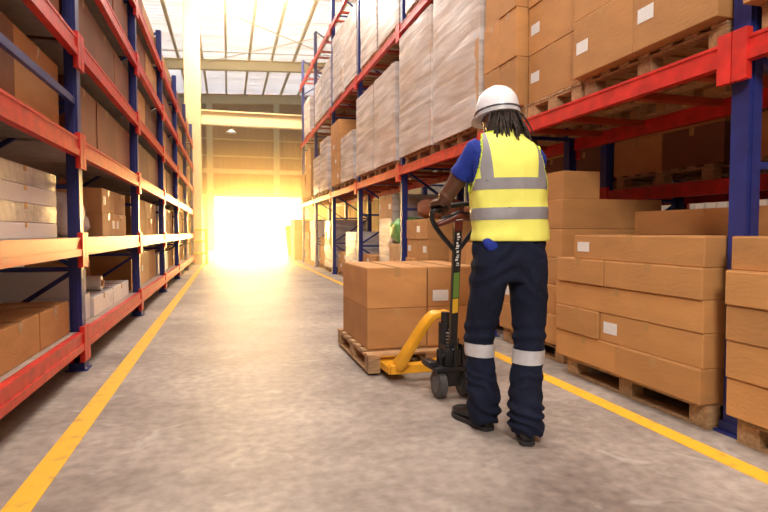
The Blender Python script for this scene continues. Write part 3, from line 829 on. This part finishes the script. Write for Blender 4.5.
# body: torso, neck, head, arms, legs, hands in one surface
b = B(); rings_mesh(b, torso_rings(-.018))
tube(b, [(-.012, .06, 1.50, .062), (-.03, .078, 1.55, .058), (-.045, .095, 1.61, .058)], n=20, sub=3)
def arm(bm, s, e, w, sg):
    m1 = s.lerp(e, .35); m2 = e.lerp(w, .3); m3 = e.lerp(w, .75)
    tube(bm, [(*s, .058), (*m1, .054), (*s.lerp(e, .8), .044), (*e, .043), (*m2, .046), (*m3, .034), (*w, .029, .023)], n=20, sub=4)
arm(b, shL, elL, wrL, -1); arm(b, shR, elR, wrR, 1)
HAND = []
def hand(bm, H, W, inner):
    """palm over the bar, four fingers wrapped round it, thumb beneath; inner=+1 thumb towards +BD"""
    d = BD; f = Vector((0, 1, 0)) - d * d.y; f.normalize(); u = d.cross(f).normalized()
    if u.z < 0: u = -u
    def q(a, bb, c): return H + d * (a * inner) + f * bb + u * c
    # palm as a flattened loft from wrist to knuckles
    rings = []
    for (a, bb, c, w, t) in ((0, -.085, .032, .028, .021), (0, -.055, .034, .036, .020), (-.002, -.025, .034, .043, .018), (-.004, .0, .030, .045, .0155), (-.004, .012, .026, .042, .012)):
        rings.append(ell(q(a, bb, c), d * w, u * t, 20, 2.6))
    rings_mesh(bm, rings)
    L = (.86, 1.0, .96, .78)
    for k in range(4):
        a = .032 - k * .0225; s = L[k]; r = .0088 if k < 3 else .0078
        tube(bm, [(*q(a * .95, -.002, .031), r * 1.1), (*q(a, .022 * s, .024), r * 1.05), (*q(a, .034 * s, .004), r), (*q(a * .98, .028 * s, -.017 * s), r * .95), (*q(a * .96, .006, -.025 * s), r * .88), (*q(a * .95, -.008, -.021), r * .8)], n=10, sub=3, ref=d)
    tube(bm, [(*q(.026, -.065, .026), .014), (*q(.048, -.040, .014), .0125), (*q(.052, -.018, -.006), .0105), (*q(.040, -.004, -.0235), .0095), (*q(.022, .000, -.0345), .0085)], n=10, sub=3, ref=d)
hand(b, HL, wrL, 1); hand(b, HR, wrR, -1)
# legs inside the trousers
LEG = {'L': [(-.095, 0, .90), (-.112, .035, .70), (-.128, .09, .50), (-.120, .075, .30), (-.098, .085, .10)],
       'R': [(.100, 0, .90), (.104, -.005, .70), (.100, -.02, .50), (.072, -.072, .30), (.052, -.115, .10)]}
for s in 'LR':
    rr_ = (.088, .080, .058, .050, .036)
    tube(b, [(*p, r) for p, r in zip(LEG[s], rr_)], n=18, sub=4)
# head
hy, hpch, hrl = R(18), R(-20), R(-2)          # turned left, bowed, tilted left
HM = Matrix.Translation(headc) @ Matrix.Rotation(hy, 4, 'Z') @ Matrix.Rotation(hrl, 4, 'Y') @ Matrix.Rotation(hpch, 4, 'X')
def hd(p): return HM @ Vector(p)
hb = []
for (z, cy, rx, ry) in ((-.118, .055, .022, .024), (-.112, .045, .038, .040), (-.09, .030, .053, .064), (-.06, .018, .064, .078), (-.02, .005, .071, .089), (.02, .0, .075, .096), (.06, -.004, .074, .096), (.09, -.006, .062, .082), (.112, -.008, .040, .055), (.122, -.008, .014, .02)):
    hb.append([hd(v) for v in ell((0, cy, z), (rx, 0, 0), (0, ry, 0), 28, 2.2)])
rings_mesh(b, hb)
tube(b, [(*hd((0, .090, .015)), .008), (*hd((0, .104, -.012)), .010), (*hd((0, .113, -.032)), .0145), (*hd((0, .098, -.042)), .012)], n=12, sub=3)   # nose
for s in (-1, 1):
    tube(b, [(*hd((s * .010, .097, -.038)), .009), (*hd((s * .018, .092, -.040)), .007)], n=8, sub=2)                 # nostril wings
    tube(b, [(*hd((s * .012, .088, .026)), .009), (*hd((s * .035, .084, .030)), .010), (*hd((s * .054, .066, .022)), .008)], n=8, sub=3)   # brow
    tube(b, [(*hd((s * .045, .062, -.022)), .018), (*hd((s * .058, .035, -.025)), .014)], n=10, sub=2)              # cheek
    # ear
    pts = [(.072, -.004, -.030), (.080, .002, -.014), (.083, -.006, .006), (.083, -.022, .014), (.081, -.033, .004), (.077, -.030, -.014), (.073, -.018, -.028)]
    tube(b, [(*hd((s * x, y_, z_)), .0065) for x, y_, z_ in pts], n=8, sub=3)
    tube(b, [(*hd((s * .070, -.012, -.02)), .010), (*hd((s * .076, -.016, .0)), .011)], n=8, sub=2)
tube(b, [(*hd((-.022, .086, -.066)), .0055), (*hd((0, .098, -.062)), .0075), (*hd((.022, .086, -.066)), .0055)], n=8, sub=3)
tube(b, [(*hd((-.020, .084, -.076)), .0055), (*hd((0, .095, -.077)), .0085), (*hd((.020, .084, -.076)), .0055)], n=8, sub=3)
body = remesh(b, 'body', M['skin'], .0045, 3, person)
for s in (-1, 1):
    b = B(); bmesh.ops.create_uvsphere(b, u_segments=16, v_segments=12, radius=.0105)
    for v in b.verts: v.co = hd(v.co + Vector((s * .031, .0790, .004)))
    obj('eye', b, M['eye'], person, smooth=True)
    b = B(); bmesh.ops.create_uvsphere(b, u_segments=12, v_segments=8, radius=.0055)
    for v in b.verts: v.co = hd(v.co + Vector((s * .031, .0852, .003)))
    obj('iris', b, M['hair'], person, smooth=True)

# hair: dreadlocks falling from under the helmet to the shoulders
b = B(); rr = random.Random(11)
hcap = []
for (z, rx, ry, cy) in ((-.045, .066, .07, -.03), (-.02, .078, .088, -.016), (.02, .082, .099, -.008), (.05, .081, .10, -.006)):
    hcap.append([hd(v) for v in ell((0, cy, z), (rx, 0, 0), (0, ry, 0), 28)])
# scalp hair only behind the face: shift verts forward of the ears inwards
for ring in hcap:
    for v in ring:
        lv = HM.inverted() @ v
        if lv.y > .03: lv.x *= .8; lv.y = .03 + (lv.y - .03) * .35; v.xyz = hd(lv)
rings_mesh(b, hcap)
for k in range(74):
    a = R(-90 + rr.uniform(-62, 84))
    ca, sa = math.cos(a), math.sin(a)
    p0 = hd((.072 * ca, -.012 + .088 * min(sa, .15), .02 + rr.uniform(-.03, .02)))
    out = (p0 - headc); out.z = 0; out.normalize()
    ln = rr.uniform(.12, .225) if sa < -.3 else rr.uniform(.09, .14)
    zmin = 1.535 + .03
    e = p0 + out * rr.uniform(.02, .085) + Vector((rr.uniform(-.03, .034), rr.uniform(-.012, .008), -ln))
    e.y = min(e.y, p0.y + .005)
    m1 = p0.lerp(e, .35) + out * .016; m2 = p0.lerp(e, .7) + out * .012 + Vector((rr.uniform(-.006, .006), 0, 0))
    r = rr.uniform(.0048, .0072)
    tube(b, [(*p0, r), (*m1, r * 1.05), (*m2, r * .95), (*e, r * .55)], n=7, sub=4)
obj('dreadlocks', b, M['hair'], person, smooth=True)

# helmet
hm = empty('helmet', (0, 0, 0)); hm.parent = person
hs_ = []
Hc = Vector((0, -.004, .042))
rim = Matrix.Rotation(R(12), 4, 'X') @ Matrix.Rotation(R(3), 4, 'Y')
def hh(p): return hd(Hc + (rim @ Vector(p)))
prof = [(0.0, 1.0), (.012, 1.0), (.035, .985), (.06, .94), (.085, .85), (.105, .73), (.122, .56), (.134, .34), (.140, .12)]
b = B(); rings_mesh(b, [[hh((v.x, v.y, z)) for v in ell((0, 0, 0), (.108 * f, 0, 0), (0, .128 * f, 0), 48)] for z, f in prof])
bmesh.ops.recalc_face_normals(b, faces=b.faces[:])
obj('shell', b, M['helmet'], hm, smooth=True, auto=60)
b = B()     # raised crown ridges
for xo in (-.028, 0, .028):
    pts = []
    for k in range(13):
        t = math.pi * (.16 + .68 * k / 12); pts.append((*hh((xo, .118 * math.cos(t), .018 + .118 * math.sin(t) - abs(xo) * .12)), .007))
    tube(b, pts, n=8, sub=1)
obj('crown_ridge', b, M['helmet'], hm, smooth=True)
b = B(); rings_mesh(b, [[hh((v.x, v.y, z)) for v in ell((0, 0, 0), (.108 * f, 0, 0), (0, .128 * f, 0), 48)] for z, f in ((-.026, .99), (-.024, 1.04), (-.003, 1.035), (.0, 1.0))])
obj('rim_band', b, M['rim_tape'], hm, smooth=True, auto=40)
b = B(); rings_mesh(b, [[hh((v.x, v.y, z)) for v in ell((0, 0, 0), (.108 * f, 0, 0), (0, .128 * f, 0), 48)] for z, f in ((-.003, 1.02), (-.002, 1.075), (.004, 1.075), (.006, 1.0))])
obj('rim_gasket', b, M['helmet_band'], hm, smooth=True, auto=40)
b = B(); n = 24; top_, bot_ = [], []
for k in range(n + 1):      # peak
    a = R(15 + 150 * k / n); w_ = math.sin((a - R(15)) / R(150) * math.pi) ** .6
    i_ = (.108 * math.cos(a), .128 * math.sin(a), -.004); o_ = (.108 * math.cos(a) * (1 + .10 * w_), .128 * math.sin(a) + .055 * w_, -.018 * w_ - .004)
    top_.append((i_, o_))
prev = None
for i_, o_ in top_:
    c = [b.verts.new(hh(i_)), b.verts.new(hh(o_)), b.verts.new(hh((o_[0], o_[1], o_[2] - .005))), b.verts.new(hh((i_[0], i_[1], i_[2] - .006)))]
    if prev:
        for q in range(4): b.faces.new((prev[q], prev[(q + 1) % 4], c[(q + 1) % 4], c[q]))
    prev = c
obj('peak', b, M['helmet'], hm, smooth=True, auto=40)

# shirt
fold = lambda p, s, a: a * (noise.noise(Vector((p.x * s, p.y * s, p.z * s * .45))) + .5 * noise.noise(Vector((p.x * s * 2.3 + 5, p.y * s * 2.3, p.z * s * 1.2))))
b = B(); rings_mesh(b, torso_rings(.002, hi=1.545))
def sleeve(bm, s, e):
    tube(bm, [(*(s + Vector((-math.copysign(.03, s.x), 0, .0))), .068), (*s, .066, .070), (*s.lerp(e, .3), .060), (*s.lerp(e, .52), .061), (*s.lerp(e, .60), .062)], n=24, sub=4, round_ends=False)
sleeve(b, shL, elL); sleeve(b, shR, elR)
tube(b, [(-.115, -.055, 1.03, .05, .035), (-.115, -.084, .998, .05, .033), (-.108, -.094, .978, .042, .028)], n=16, sub=3)
obj_shirt = remesh(b, 'tshirt', M['shirt'], .007, 4, person, disp=lambda p: fold(p, 16, .006))

# trousers
def leg_rings(bm, pts, rs):
    tube(bm, [(*p, a, c) for p, (a, c) in zip(pts, rs)], n=28, sub=5, round_ends=False)
b = B()
pel = [(.80, 0, .0, .165, .115), (.88, 0, -.004, .188, .135), (.95, 0, -.004, .190, .138), (1.01, 0, 0, .182, .130), (1.045, 0, .0, .176, .125)]
rings_mesh(b, [ell((cx, cy, z), (rx, 0, 0), (0, ry, 0), 36, 2.3) for z, cx, cy, rx, ry in spline(pel, 3)])
leg_rings(b, [(-.092, -.004, .90), (-.106, .02, .76), (-.120, .055, .62), (-.130, .085, .50), (-.126, .075, .38), (-.118, .07, .26), (-.108, .075, .15), (-.098, .085, .055)],
          [(.098, .128), (.094, .115), (.086, .098), (.079, .088), (.076, .086), (.080, .090), (.086, .094), (.078, .088)])
leg_rings(b, [(.096, -.004, .90), (.104, -.006, .76), (.107, -.01, .62), (.104, -.022, .50), (.088, -.046, .38), (.070, -.078, .26), (.056, -.105, .15), (.052, -.118, .040)],
          [(.098, .128), (.094, .115), (.086, .098), (.080, .088), (.078, .086), (.081, .090), (.086, .094), (.080, .088)])
def pant_disp(p):
    w = fold(p, 11, .008)
    lo = max(0, min(1, (.42 - p.z) / .3)); hi = max(0, min(1, (p.z - .62) / .25))
    w += lo * .010 * math.sin(p.z * 75 + 9 * noise.noise(p * 7) + 5 * p.x * 6) + hi * .005 * math.sin((p.z + abs(p.x) * .9) * 55 + 6 * noise.noise(p * 6))
    k = max(0, 1 - abs(p.z - .52) / .10); w += k * .006 * math.sin(p.z * 90 + 20 * p.y)
    return w
pants = remesh(b, 'trousers', M['navy'], .008, 8, person, disp=pant_disp)

def slab_band(src, planes, off, name, m, parent, pred=None, thick=.0):
    """copy the part of src between planes (co, no), push out along normals"""
    bm = bmesh.new(); bm.from_mesh(src.data)
    for co, no in planes:
        g = bm.verts[:] + bm.edges[:] + bm.faces[:]
        bmesh.ops.bisect_plane(bm, geom=g, plane_co=co, plane_no=no, clear_outer=True, clear_inner=False)
    if pred:
        dl = [f for f in bm.faces if not pred(f.calc_center_median())]
        bmesh.ops.delete(bm, geom=dl, context='FACES')
    bm.normal_update()
    ns = {v: v.normal.copy() for v in bm.verts}
    for v, n in ns.items(): v.co += n * off
    o = obj(name, bm, m, parent, smooth=True, recalc=False)
    return o
Z = Vector((0, 0, 1))
slab_band(pants, [((0, 0, .462), Vector((.05, 0, 1))), ((0, 0, .395), Vector((-.05, 0, -1)))], .0035, 'reflective_band', M['reflect_l'], pants, pred=lambda c: c.x < -.02)
slab_band(pants, [((0, 0, .455), Vector((.0, 0, 1))), ((0, 0, .385), Vector((0, 0, -1)))], .0035, 'reflective_band', M['reflect_l'], pants, pred=lambda c: c.x > -.02)

# vest: boxy, open armholes, shoulder straps and two hoops of tape
vb = [(.975, .004, .005, .190, .142, 0), (1.03, .004, .006, .192, .142, 0), (1.12, .002, .012, .191, .140, 0), (1.20, .0, .02, .193, .140, .01), (1.30, -.002, .03, .197, .144, .03), (1.38, -.004, .036, .199, .142, .06),
      (1.44, -.006, .042, .198, .130, .10), (1.488, -.008, .048, .186, .110, .13), (1.522, -.012, .054, .158, .09, .14), (1.55, -.018, .062, .118, .078, .13), (1.578, -.02, .07, .086, .072, .10)]
b = B(); vr = []
for z, cx, cy, rx, ry, rl in spline(vb, 4):
    ax = Vector((math.cos(rl), 0, -math.sin(rl))); vr.append(ell((cx, cy, z), ax * rx, Vector((0, ry, 0)), 44, 2.6))
rings_mesh(b, vr)
vsrc = remesh(b, 'vest_source', M['hivis'], .008, 4, None, disp=lambda p: fold(p, 9, .009) + .004 * math.sin(p.z * 38 + 7 * noise.noise(p * 5)) * max(0, 1 - (p.z - .98) / .5))
bm = bmesh.new(); bm.from_mesh(vsrc.data)
g = bm.verts[:] + bm.edges[:] + bm.faces[:]
bmesh.ops.bisect_plane(bm, geom=g, plane_co=(0, 0, 1.005), plane_no=(0, 0, -1), clear_outer=True)
g = bm.verts[:] + bm.edges[:] + bm.faces[:]
bmesh.ops.bisect_plane(bm, geom=g, plane_co=(0, .06, 1.553), plane_no=Vector((-.1, .25, 1)), clear_outer=True)
def arm_e(p):
    """<1 inside an armhole (elongated opening seen from the side)"""
    sgn = -1 if p.x < 0 else 1
    zc = 1.405 if sgn < 0 else 1.375; x_in = abs(p.x) - (.130 + .02 * 0)
    if x_in < 0: return 9
    return math.sqrt(((p.y - .045) / .098) ** 2 + ((p.z - zc) / .150) ** 2)
dl = [v for v in bm.verts if arm_e(v.co) < 1 and abs(v.co.x) > .146]
bmesh.ops.delete(bm, geom=dl, context='VERTS')
for v in bm.verts:
    if v.is_boundary and abs(v.co.x) > .13 and 1.2 < v.co.z < 1.56:
        e = arm_e(v.co)
        if .9 < e < 1.25:
            sgn = -1 if v.co.x < 0 else 1; zc = 1.405 if sgn < 0 else 1.375
            v.co.y = .045 + (v.co.y - .045) / e; v.co.z = zc + (v.co.z - zc) / e
# front opening
dl = [f for f in bm.faces if f.calc_center_median().y > .1 and abs(f.calc_center_median().x) < .012 + max(0, f.calc_center_median().z - 1.3) * .35]
bmesh.ops.delete(bm, geom=dl, context='FACES')
me = bpy.data.meshes.new('vest_cut'); bm.to_mesh(me); bm.free(); vsrc.data = me; me.materials.append(M['hivis'])
def lay(name, planes, m, off, pred=None): return slab_band(vsrc, planes, off, name, m, vest, pred)
bmv = bmesh.new(); bmv.from_mesh(me); vest = obj('vest', bmv, M['hivis'], person, smooth=True, recalc=False)
sol = vest.modifiers.new('solid', 'SOLIDIFY'); sol.thickness = .004; sol.offset = 0
T_ = .018
lay('reflective_band', [((0, 0, 1.318), Vector((-T_, 0, 1))), ((0, 0, 1.262), Vector((T_, 0, -1)))], M['reflect'], .004)
lay('reflective_band', [((0, 0, 1.172), Vector((-T_, 0, 1))), ((0, 0, 1.112), Vector((T_, 0, -1)))], M['reflect'], .004)
lay('reflective_band', [((-.118, 0, 0), Vector((1, 0, .0))), ((-.178, 0, 0), Vector((-1, 0, .12))), ((0, 0, 1.315), Vector((0, 0, -1)))], M['reflect'], .0045) if False else None
lay('shoulder_band', [((-.112, 0, 1.32), Vector((1, 0, .08))), ((-.166, 0, 1.32), Vector((-1, 0, -.08))), ((0, 0, 1.30), Vector((0, 0, -1)))], M['reflect'], .0045)
lay('shoulder_band', [((.112, 0, 1.32), Vector((-1, 0, .08))), ((.166, 0, 1.32), Vector((1, 0, -.08))), ((0, 0, 1.30), Vector((0, 0, -1)))], M['reflect'], .0045)
# lime binding along the open edges
bm = bmesh.new(); bm.from_mesh(vsrc.data); bb = B()
for e in bm.edges:
    if e.is_boundary and e.verts[0].co.z > 1.02:
        bar(bb, e.verts[0].co, e.verts[1].co, .010, .010)
bm.free(); obj('edge_binding', bb, M['hivis_edge'], vest)
bpy.data.objects.remove(vsrc)

# shoes
def shoe(heel, toe, z=0.0, pitch=0):
    heel = Vector(heel); toe = Vector(toe); d = (toe - heel); L = d.length; d.normalize(); s = Vector((d.y, -d.x, 0))
    root = empty('shoe', (0, 0, 0)); root.parent = person
    prof = [(-.02, .022, .03), (.0, .034, .075), (.04, .038, .098), (.10, .040, .100), (.14, .041, .085), (.18, .046, .066), (.22, .049, .056), (.26, .045, .048), (.29, .032, .038), (.305, .014, .026)]
    b = B(); rings = []
    for t, w, h in spline(prof, 3):
        c = heel + d * (t * L / .29) + Vector((0, 0, .022 + h / 2 + z))
        rings.append(ell(c, s * w, Vector((0, 0, h / 2)), 20, 2.8))
    rings_mesh(b, rings); obj('upper', b, M['shoe'], root, smooth=True)
    b = B(); rings = []
    for zz_, g in ((0, .0), (.006, .004), (.024, .004), (.028, .0)):
        ring = []
        sh = [(t, w + g) for t, w, h in spline(prof, 2)]
        pts = [(t, w) for t, w in sh] + [(t, -w) for t, w in sh[::-1]]
        for t, w in pts: ring.append(heel + d * (t * L / .29) + s * w + Vector((0, 0, zz_ + z)))
        rings.append(ring)
    rings_mesh(b, rings); obj('sole', b, M['sole'], root)
    b = B()
    for k in range(5):
        t = .13 + k * .02; c = heel + d * t + Vector((0, 0, .118 - k * .012 + z))
        tube(b, [(*(c - s * .026 - Vector((0, 0, .008))), .003), (*(c + Vector((0, 0, .004))), .003), (*(c + s * .026 - Vector((0, 0, .008))), .003)], n=6, sub=2)
    obj('laces', b, M['hair'], root, smooth=True)
shoe((-.088, .055, 0), (-.197, .315, 0))
shoe((.046, -.165, 0), (.115, .115, 0))

# ------------------------------------------------------------------ light
w = bpy.data.worlds.new('sky'); SC.world = w; w.use_nodes = True; nt = w.node_tree
bg = nt.nodes['Background']; sky = nt.nodes.new('ShaderNodeTexSky'); sky.sky_type = 'NISHITA'
sky.sun_disc = False; sky.sun_elevation = R(12); sky.sun_rotation = R(-4); sky.air_density = 1.2; sky.dust_density = 3
nt.links.new(sky.outputs[0], bg.inputs['Color']); bg.inputs['Strength'].default_value = .62

def sun(d, energy, col, ang):
    l = bpy.data.lights.new('sun', 'SUN'); l.energy = energy; l.color = col; l.angle = R(ang)
    o = bpy.data.objects.new('sun', l); COL.objects.link(o); o.rotation_euler = Vector(d).to_track_quat('-Z', 'Y').to_euler(); return o
sun((-.03, -1, -.20), 30, (1, .48, .12), 32)
def area(loc, d, sx, sy, e, col):
    l = bpy.data.lights.new('lamp', 'AREA'); l.shape = 'RECTANGLE'; l.size = sx; l.size_y = sy; l.energy = e; l.color = col
    o = bpy.data.objects.new('lamp', l); COL.objects.link(o); o.location = loc; o.rotation_euler = Vector(d).to_track_quat('-Z', 'Y').to_euler(); return o
for y in (3, 10, 17): area((.7, y, 8.2), (0.1, 0, -1), 1.5, 3, 260, (1, .90, .80))  # unseen overhead fill lights, added to brighten the aisle
l = bpy.data.lights.new('lamp', 'SPOT'); l.energy = 900; l.color = (1, .93, .86); l.spot_size = R(72); l.spot_blend = .9; l.shadow_soft_size = .7  # unseen spot added to light the right side and spare the left rack
o = bpy.data.objects.new('lamp', l); COL.objects.link(o); o.location = (-.7, -2.6, 4.6); o.rotation_euler = Vector((3.2, 6.1, -3.4)).to_track_quat('-Z', 'Y').to_euler()
area((.6, 17.2, 8.45), (.1, 1, -.42), 2.5, 1.5, 600, (1, .70, .38))  # unseen warm light added to tint the rear wall
# haze volume added for the doorway glow, warm light put into its colour
b = B(); bx(b, -6.1, 10.1, 13, 32.95, .02, 8.4)
m, nt, p, out = new_mat('glow_haze'); nt.nodes.remove(p)
vs_ = N(nt, 'ShaderNodeVolumeScatter'); vs_.inputs['Density'].default_value = .05; vs_.inputs['Anisotropy'].default_value = .72; vs_.inputs['Color'].default_value = (1, .76, .42, 1)
nt.links.new(vs_.outputs[0], out.inputs['Volume'])
hz = obj('haze', b, m); tag(hz, 'warm-tinted haze added for the glow before the bright doorway', 'haze', kind='stuff')

# ------------------------------------------------------------------ camera
cd = bpy.data.cameras.new('camera'); cam = bpy.data.objects.new('camera', cd); COL.objects.link(cam)
cd.sensor_width = 36; cd.lens = 26; cam.location = (0, 0, 1.05)
cam.rotation_euler = (R(90 - 2.48), 0, R(-15.7)); cd.clip_start = .05; cd.clip_end = 200
SC.camera = cam
SC.view_settings.view_transform = 'Standard'; SC.view_settings.look = 'None'; SC.view_settings.gamma = 1; SC.view_settings.use_curve_mapping = False
SC.view_settings.exposure = 0.52
